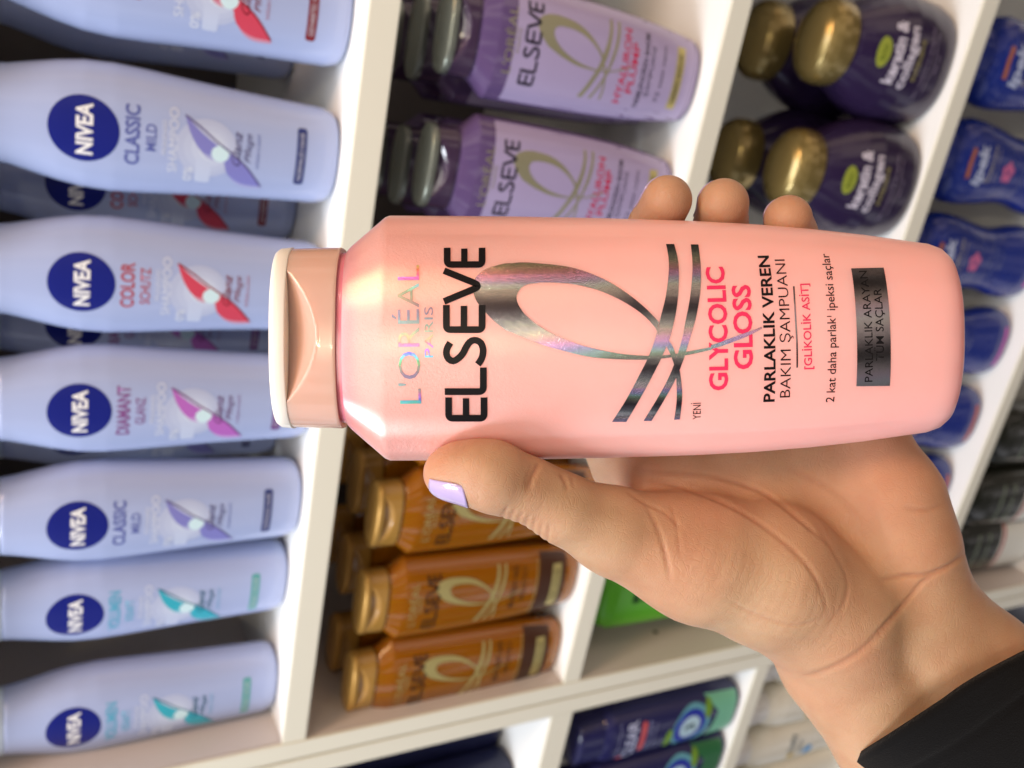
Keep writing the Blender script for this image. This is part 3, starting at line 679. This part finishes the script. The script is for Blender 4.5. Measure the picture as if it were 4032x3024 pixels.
# ------------------------------------------------------------------ the hand: one continuous surface grown from blended tapered limbs
def Q(px,py,dz):
    d=235.+dz
    return np.array([(px-1106)*1.823*d/F,(py-829.5)*1.823*d/F,d])   # mm, camera axes, seen over display px
def sd_cone(P,a,b,ra,rb):
    ba=b-a; l2=ba@ba; pa=P-a; t=np.clip(pa@ba/l2,0,1)
    d=pa-t[:,None]*ba
    return np.sqrt((d*d).sum(1))-(ra+(rb-ra)*t)
def smin(a,b,k):
    h=np.clip(.5+.5*(b-a)/k,0,1)
    return b*(1-h)+a*h-k*h*(1-h)
def chain(P,pts,k):
    out=None
    for (a,ra),(b,rb) in zip(pts[:-1],pts[1:]):
        d=sd_cone(P,Q(*a),Q(*b),ra,rb)
        out=d if out is None else smin(out,d,k)
    return out
THUMB=[((970,1022,-9),6.9),((1030,1022,-11),7.4),((1085,1038,-10),8.0),((1153,1063,-7),7.7),((1222,1101,-4),8.7),((1300,1136,0),10.0),((1500,1205,8),15.8)]
FING=[
 [((1348,1000,34),11),((1262,800,34),9.2),((1150,610,29),7.6),((1098,513,20),6.2)],
 [((1570,930,30),11),((1480,700,33),9.3),((1420,540,27),8.2),((1412,490,16),7.4),((1441,433,6),7.1)],
 [((1720,930,30),11),((1640,700,33),9.3),((1562,540,27),8.0),((1556,490,16),7.7),((1562,441,7),7.3)],
 [((1850,960,26),10),((1775,740,29),8),((1713,575,23),6.8),((1708,512,14),7.3),((1702,473,8),6.8)]]
PALM=[
 ((1345,1156,3),10.8,(1520,1207,9),16.4),((1500,1200,10),17.4,(1660,1240,12),20.5),((1660,1240,12),20.5,(1790,1320,17),19.0),   # thenar
 ((1850,955,26),14.0,(1905,1080,24),17.0),((1905,1080,24),17.0,(1935,1180,22),17.0),((1935,1180,22),17,(1950,1290,24),16.5), # hypothenar
 ((1400,1030,26),10.5,(1640,1160,26),13),((1480,1000,26),12,(1750,1220,28),14),
 ((1590,960,27),12,(1830,1250,28),15),((1720,950,27),12,(1890,1230,27),15),
 ((1410,1010,24),9.5,(1580,955,27),11),((1580,955,27),11,(1860,950,27),12)]
ARM=[((1965,1318,26),19.5,(2115,1455,27),19.0),((2115,1455,27),19.0,(2600,1900,30),23),
     ((1818,1425,24),19,(1948,1602,26),19),((1948,1602,26),19,(2362,2085,30),23),
     ((1785,1328,18),19.5,(1830,1405,24),19.0),((1900,1330,26),18,(2080,1530,25),17)]
def hand_sdf(P):
    p=None
    for a,ra,b,rb in PALM:
        d=sd_cone(P,Q(*a),Q(*b),ra,rb); p=d if p is None else smin(p,d,6)
    ar=None
    for a,ra,b,rb in ARM:
        d=sd_cone(P,Q(*a),Q(*b),ra,rb); ar=d if ar is None else smin(ar,d,6)
    p=smin(p,ar,9)
    # tendons of the wrist
    for a,b,r in (((1880,1290,10),(2230,1640,9),2.4),((1930,1290,11),(2290,1610,11),2.2)):
        p=smin(p,sd_cone(P,Q(*a),Q(*b),r,r),7)
    th=chain(P,THUMB,5.5)
    # soft pad and knuckle of the thumb
    th=smin(th,sd_cone(P,Q(995,1015,-11),Q(1058,1023,-12),6.6,8.2),4)
    p=smin(p,th,8)
    f=None
    for c in FING:
        d=chain(P,c,2.5); f=d if f is None else np.minimum(f,d)
    return smin(p,f,5)
def surface_nets(lo,hi,h):
    nx,ny,nz=[int(math.ceil((hi[i]-lo[i])/h))+1 for i in range(3)]
    X=lo[0]+h*np.arange(nx);Y=lo[1]+h*np.arange(ny);Z=lo[2]+h*np.arange(nz)
    G=np.empty((nx,ny,nz),np.float32)
    yy,zz=np.meshgrid(Y,Z,indexing='ij')
    for i in range(nx):
        G[i]=hand_sdf(np.stack([np.full(yy.size,X[i]),yy.ravel(),zz.ravel()],1)).reshape(ny,nz)
    s=G<0
    cx=np.zeros((nx-1,ny-1,nz-1)); acc=np.zeros((nx-1,ny-1,nz-1,3)); cnt=np.zeros((nx-1,ny-1,nz-1))
    def sl(a,b,c): return (slice(a,nx-1+a),slice(b,ny-1+b),slice(c,nz-1+c))
    for ax in range(3):
        for u in (0,1):
            for v in (0,1):
                o=[0,0,0]; oth=[k for k in range(3) if k!=ax]; o[oth[0]]=u; o[oth[1]]=v
                p=list(o); p[ax]=1
                g0=G[sl(*o)];g1=G[sl(*p)]; m=(g0<0)!=(g1<0)
                t=np.where(m,g0/(g0-g1+1e-20),0)
                for k in range(3):
                    acc[...,k]+=np.where(m,(t if k==ax else o[k]),0)
                cnt+=m
    act=cnt>0; idx=-np.ones(act.shape,int); idx[act]=np.arange(act.sum())
    ijk=np.argwhere(act); V=np.array(lo)+h*(ijk+acc[act]/cnt[act][:,None])
    Fc=[]
    for ax in range(3):
        oth=[k for k in range(3) if k!=ax]
        a=[slice(1,-1)]*3; a[ax]=slice(0,-1); b=[slice(1,-1)]*3; b[ax]=slice(1,None)
        g0=s[tuple(a)]; g1=s[tuple(b)]; m=g0!=g1
        e=np.argwhere(m); flip=g0[m]
        e[:,oth[0]]+=1; e[:,oth[1]]+=1
        q=[]
        for du,dv in ((1,1),(0,1),(0,0),(1,0)):
            k=e.copy(); k[:,oth[0]]-=du; k[:,oth[1]]-=dv; q.append(idx[k[:,0],k[:,1],k[:,2]])
        q=np.stack(q,1)
        if ax==1: flip=~flip
        q[~flip]=q[~flip][:,::-1]
        Fc.append(q)
    return V,np.concatenate(Fc)
def grad(P,e=.15):
    g=np.stack([hand_sdf(P+np.eye(3)[i]*e)-hand_sdf(P-np.eye(3)[i]*e) for i in range(3)],1)
    return g/(np.linalg.norm(g,axis=1)[:,None]+1e-9)
def to_world(P): return CAM+(P/1000.)@RW
# skin folds: polylines over the surface (display px), depth mm, half width mm
FOLDS=[([(1352,1052),(1400,1040),(1470,1052),(1560,1085),(1640,1130),(1720,1195),(1768,1260),(1790,1330)],.42,.6),
 ([(1372,1010),(1440,1022),(1540,1030),(1640,1060),(1700,1100),(1760,1150),(1810,1190)],.5,.6),
 ([(1345,1055),(1390,1085),(1440,1110),(1480,1150)],.25,.5),
 ([(1395,1090),(1420,1140),(1438,1200),(1447,1260)],.35,.6),
 ([(1448,1085),(1462,1140),(1470,1210)],.25,.5),
 ([(2084,1196),(2050,1222),(2000,1240),(1960,1243),(1900,1252)],.75,.55),
 ([(2048,1225),(1995,1255),(1965,1290),(1930,1330),(1880,1380)],.5,.6),
 ([(1960,1300),(1900,1370),(1840,1420),(1780,1450),(1720,1466)],.4,.8),
 ([(1750,1110),(1800,1190),(1830,1250),(1825,1300),(1790,1350)],.22,.6),
 ([(1560,1290),(1640,1330),(1720,1350),(1790,1330)],.2,.5),
 ([(1165,998),(1150,1030),(1140,1060)],.45,.7),([(1150,1000),(1139,1030),(1133,1052)],.25,.5),
 ([(1210,1022),(1222,1042),(1226,1060)],.35,.6),([(1235,1030),(1240,1055)],.2,.5),
 ([(1700,1010),(1800,1060),(1860,1130)],.25,.9),([(2040,1090),(2000,1100),(1950,1096)],.3,.7)]
# knuckle wrinkles on the back of the thumb joint
for i in range(7): FOLDS.append(([(1098+15*i,1092+6*i),(1084+16*i,1118+9*i),(1080+16*i,1140+9*i)],.28,.4))
# fine lines across the base of the palm and the wrist
r_=np.random.default_rng(3)
for i in range(17):
    t=i/16; x=1500+310*t; y=1180+150*t
    FOLDS.append(([(x+20,y-45-10*r_.random()),(x+4+6*r_.random(),y+10),(x-22,y+60),(x-58+8*r_.random(),y+110-30*t)],.06,.42))
for i in range(12):
    t=i/11; FOLDS.append(([(1580+55*t,1345+75*t),(1680+40*t,1380+75*t),(1790+25*t,1372+82*t),(1870+50*t,1318+90*t)],.09,.42))
def seg_dist(P,a,b):
    ba=b-a; t=np.clip(((P-a)@ba)/(ba@ba),0,1); return np.hypot(*(P-a-t[:,None]*ba).T),t
def fold_disp(V,N):
    front=N[:,2]<.35
    u=V[:,0]/V[:,2]*F/1.823+1106; v=V[:,1]/V[:,2]*F/1.823+829.5
    uv=np.stack([u,v],1); D=np.zeros(len(V)); near=V[:,2]<262
    for pts,dep,wd in FOLDS:
        pts=resamp(pts,len(pts)*4); wpx=wd/SC
        pa=np.array(pts); lo=pa.min(0)-4*wpx; hi=pa.max(0)+4*wpx
        m=front&near&(uv>lo).all(1)&(uv<hi).all(1)
        if not m.any(): continue
        q=uv[m]; best=np.full(len(q),1e9); fade=np.ones(len(q)); n=len(pts)-1
        for i in range(n):
            d,t=seg_dist(q,pa[i],pa[i+1]); s_=(i+t)/n; w=np.clip(np.minimum(s_,1-s_)*5,.15,1)
            k=d<best; best[k]=d[k]; fade[k]=w[k]
        x=best/wpx
        D[m]+=dep*fade*(-np.exp(-x*x)+.10*np.exp(-((x-2.0)/.8)**2))
    return D
lo=(-34,-62,212); hi=(205,150,285)
HV,HF=surface_nets(lo,hi,1.3)
for _ in range(2):
    HV=HV-hand_sdf(HV)[:,None]*grad(HV)
me=bpy.data.meshes.new('hand'); me.from_pydata([tuple(v) for v in HV],[],HF.tolist()); me.update()
bm=bmesh.new(); bm.from_mesh(me)
for _ in range(1 if QUALITY<2 else 1):
    bmesh.ops.subdivide_edges(bm,edges=bm.edges[:],cuts=1,use_grid_fill=True)
bm.to_mesh(me); bm.free()
HV=np.array([v.co[:] for v in me.vertices])
HV=HV-hand_sdf(HV)[:,None]*grad(HV)
Nn=grad(HV); FD=fold_disp(HV,Nn); HV=HV+Nn*FD[:,None]
flush=np.zeros(len(HV))
for a_,rad in ((Q(1440,437,6),13),(Q(1561,444,7),13),(Q(1700,482,8),12),(Q(1098,513,20),12),(Q(985,1010,-9),17),(Q(1500,1090,14),22),(Q(1900,1000,14),26),(Q(1390,1040,18),16)):
    flush=np.maximum(flush,np.exp(-(((HV-a_)**2).sum(1))/(rad*rad)))
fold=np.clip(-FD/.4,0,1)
WV=to_world(HV)
me.vertices.foreach_set('co',WV.ravel()); me.update()
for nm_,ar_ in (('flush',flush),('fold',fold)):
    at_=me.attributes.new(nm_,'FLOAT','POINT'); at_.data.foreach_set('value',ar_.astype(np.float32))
def skin_mat():
    m=mat('tan_skin',(.52,.285,.155),.47,spec=.38,sss=.5,sssr=(.006,.0022,.0012))
    nt=m.node_tree; b=nt.nodes['Principled BSDF']; L=nt.links.new
    tc=nt.nodes.new('ShaderNodeTexCoord')
    def noise(sc,det=4):
        n=nt.nodes.new('ShaderNodeTexNoise'); n.inputs['Scale'].default_value=sc; n.inputs['Detail'].default_value=det; L(tc.outputs['Object'],n.inputs['Vector']); return n
    n1=noise(28); n2=noise(140,6)
    r=nt.nodes.new('ShaderNodeValToRGB'); L(n1.outputs[0],r.inputs[0]); e=r.color_ramp.elements
    e[0].position=.32; e[0].color=(.47,.315,.19,1); e[1].position=.68; e[1].color=(.51,.28,.165,1)
    mx=nt.nodes.new('ShaderNodeMix'); mx.data_type='RGBA'; mx.blend_type='MULTIPLY'; mx.inputs[0].default_value=.35
    r2=nt.nodes.new('ShaderNodeValToRGB'); L(n2.outputs[0],r2.inputs[0]); r2.color_ramp.elements[0].position=.3; r2.color_ramp.elements[0].color=(.80,.68,.62,1); r2.color_ramp.elements[1].position=.6
    L(r.outputs[0],mx.inputs[6]); L(r2.outputs[0],mx.inputs[7]); 
    # blood close under the pads, redder pigment in the deep lines
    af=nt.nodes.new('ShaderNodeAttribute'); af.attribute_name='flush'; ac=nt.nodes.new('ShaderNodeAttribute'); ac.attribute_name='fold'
    mf=nt.nodes.new('ShaderNodeMix'); mf.data_type='RGBA'; ff=nt.nodes.new('ShaderNodeMath'); ff.operation='MULTIPLY'; ff.inputs[1].default_value=.42; L(af.outputs['Fac'],ff.inputs[0]); L(ff.outputs[0],mf.inputs[0]); L(mx.outputs[2],mf.inputs[6]); mf.inputs[7].default_value=(.54,.225,.145,1)
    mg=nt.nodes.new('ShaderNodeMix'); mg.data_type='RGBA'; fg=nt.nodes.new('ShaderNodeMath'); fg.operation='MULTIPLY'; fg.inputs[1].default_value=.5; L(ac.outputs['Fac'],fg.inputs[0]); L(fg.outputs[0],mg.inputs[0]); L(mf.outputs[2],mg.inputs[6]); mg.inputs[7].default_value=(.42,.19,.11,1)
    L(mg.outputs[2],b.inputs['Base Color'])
    vo=nt.nodes.new('ShaderNodeTexVoronoi'); vo.feature='DISTANCE_TO_EDGE'; vo.inputs['Scale'].default_value=880
    n3=noise(90,2); va=nt.nodes.new('ShaderNodeMix'); va.data_type='VECTOR'; va.inputs[0].default_value=.012
    dr=np.array([-.5,.86,0])@RW
    dt=nt.nodes.new('ShaderNodeVectorMath'); dt.operation='DOT_PRODUCT'; L(tc.outputs['Object'],dt.inputs[0]); dt.inputs[1].default_value=tuple(dr)
    sc_=nt.nodes.new('ShaderNodeVectorMath'); sc_.operation='SCALE'; sc_.inputs[0].default_value=tuple(-.68*dr); L(dt.outputs['Value'],sc_.inputs['Scale'])
    ad_=nt.nodes.new('ShaderNodeVectorMath'); L(tc.outputs['Object'],ad_.inputs[0]); L(sc_.outputs[0],ad_.inputs[1])
    L(ad_.outputs[0],va.inputs[4]); L(n3.outputs['Color'],va.inputs[5]); L(va.outputs[1],vo.inputs['Vector'])
    mr=nt.nodes.new('ShaderNodeMapRange'); mr.inputs[2].default_value=.12; L(vo.outputs['Distance'],mr.inputs[0])
    n4=noise(1100,3)
    ad=nt.nodes.new('ShaderNodeMath'); ad.operation='MULTIPLY_ADD'; L(n4.outputs[0],ad.inputs[0]); ad.inputs[1].default_value=.8; L(mr.outputs[0],ad.inputs[2])
    bp=nt.nodes.new('ShaderNodeBump'); bp.inputs['Strength'].default_value=.25; bp.inputs['Distance'].default_value=.00022; L(ad.outputs[0],bp.inputs['Height']); L(bp.outputs[0],b.inputs['Normal'])
    return m
skin=skin_mat()
person=thing('person','hand with lilac thumbnail and black sleeve, gripping the pink bottle from below','person',tuple(to_world(Q(2300,1750,28))))
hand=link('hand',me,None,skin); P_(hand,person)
# nail: a thin curved plate on the outer side of the thumb tip
def nail_on(name,a,b,axis_up,r0,r1,half,m,lift=.35,thick=.5,nu=16,nv=14,round_=.35):
    A=Q(*a);B=Q(*b); ax=(B-A); L=np.linalg.norm(ax); ax/=L
    c=np.array(axis_up,float); c-=ax*(c@ax); c/=np.linalg.norm(c); s_=np.cross(ax,c)
    V=[];Fc=[]
    for side in (0,1):
        for i in range(nu+1):
            u=i/nu
            for j in range(nv+1):
                v=2*j/nv-1
                # rounded corners at the free edge, curved cuticle
                uu=u*L+( (1-u)*(-.5*v*v*round_*3)*-1 if False else 0)
                t0=round_*v*v*2.2; uu=t0*(1-u)+ (L-round_*1.6*v*v)*u
                ang=half*v*(1-.10*(1-u)**4)
                dv=math.cos(ang)*c+math.sin(ang)*s_
                V.append((A+ax*uu,dv,side))
    O=np.array([v[0] for v in V]); Dv=np.array([v[1] for v in V]); sd=np.array([v[2] for v in V])
    lo_=np.zeros(len(V)); hi_=np.full(len(V),16.)
    for _ in range(14):
        md_=(lo_+hi_)/2; ins=hand_sdf(O+Dv*md_[:,None])<0
        lo_=np.where(ins,md_,lo_); hi_=np.where(ins,hi_,md_)
    V=list(O+Dv*(np.minimum(lo_,r0)+lift-thick*sd)[:,None])
    n=(nu+1)*(nv+1)
    for i in range(nu):
        for j in range(nv):
            k=i*(nv+1)+j
            Fc.append((k,k+1,k+nv+2,k+nv+1)); Fc.append((n+k+nv+1,n+k+nv+2,n+k+1,n+k))
    ring=[j for j in range(nv+1)]+[i*(nv+1)+nv for i in range(1,nu+1)]+[nu*(nv+1)+j for j in range(nv-1,-1,-1)]+[i*(nv+1) for i in range(nu-1,0,-1)]
    for p,q in zip(ring,ring[1:]+ring[:1]): Fc.append((q,p,n+p,n+q))
    me=bpy.data.meshes.new(name); me.from_pydata([tuple(to_world(v)) for v in V],[],Fc); me.update()
    bm=bmesh.new(); bm.from_mesh(me); bmesh.ops.recalc_face_normals(bm,faces=bm.faces[:]); bm.to_mesh(me); bm.free()
    o=link(name,me,None,m); o.parent=hand; return o
nailm=mat('lilac_nail_polish',(.50,.40,.66),.14,coat=.8,coatr=.03)
nail_on('thumb_nail',(1018,1028,-10),(932,1025,-9),(-.05,.76,-.66),9.2,9,.76,nailm)
for a,b,d_ in (((1420,470,14),(1442,412,4),(-.55,-.35,.75)),((1556,478,15),(1562,416,5),(-.45,-.35,.8)),((1706,505,14),(1702,455,6),(-.35,-.35,.85))):
    nail_on('finger_nail',a,b,d_,9,9,.75,nailm)
# sleeve: a ribbed cuff tube round the forearm
def sleeve():
    c0=Q(2055,1490,-5)+np.array([4.1,4.3,32.]); c1=Q(2560,1990,33)
    ax=c1-c0; L=np.linalg.norm(ax); ax/=L
    e2=np.array([0,0,1.])-ax*ax[2]; e2/=np.linalg.norm(e2); e1=np.cross(e2,ax)   # e1 in the picture plane
    nA,nL=160,110; V=[];Fc=[]
    rr=np.random.default_rng(2)
    def pt(i,t,inner=0):
        a=2*math.pi*i/nA; c,s_=math.cos(a),math.sin(a)
        w=35+8*t; d=32+6*t
        f=1+.010*math.sin(3*a+9*t)+.012*math.sin(2*a-14*t+1)+.008*math.sin(5*a+23*t)
        dd_=t*L; g_=-.7*math.exp(-((dd_-11)/.9)**2)+.35*math.exp(-((dd_-5)/4)**2); w+=g_; d+=g_
        if inner: w-=1.8; d-=1.8
        # hem plane is slanted: nearer the wrist on one side
        off=(15-10*c-21*abs(s_))*(1-t)
        cc=math.copysign(abs(c)**.86,c); ss=math.copysign(abs(s_)**.86,s_)
        return c0+ax*(t*L+off)+e1*w*cc*f+e2*d*ss*f
    rings=[(.03,1),(.012,1),(.002,1)]+[(0,.5)]+[(k/nL,0) for k in range(1,nL+1)]
    for t,inn in rings:
        for i in range(nA):
            p=pt(i,t,inn); V.append(p)
    for r in range(len(rings)-1):
        for i in range(nA):
            Fc.append((r*nA+i,r*nA+(i+1)%nA,(r+1)*nA+(i+1)%nA,(r+1)*nA+i))
    Fc.append(tuple(range((len(rings)-1)*nA,len(rings)*nA)))
    me=bpy.data.meshes.new('sleeve'); me.from_pydata([tuple(to_world(v)) for v in V],[],Fc); me.update()
    bm=bmesh.new(); bm.from_mesh(me); bmesh.ops.recalc_face_normals(bm,faces=bm.faces[:]); bm.to_mesh(me); bm.free()
    m=mat('black_knit_fabric',(.0045,.0045,.005),.9,spec=.10,sheen=.05,bump=(2400,.6,.0005))
    o=link('sleeve',me,None,m); P_(o,person)
sleeve()
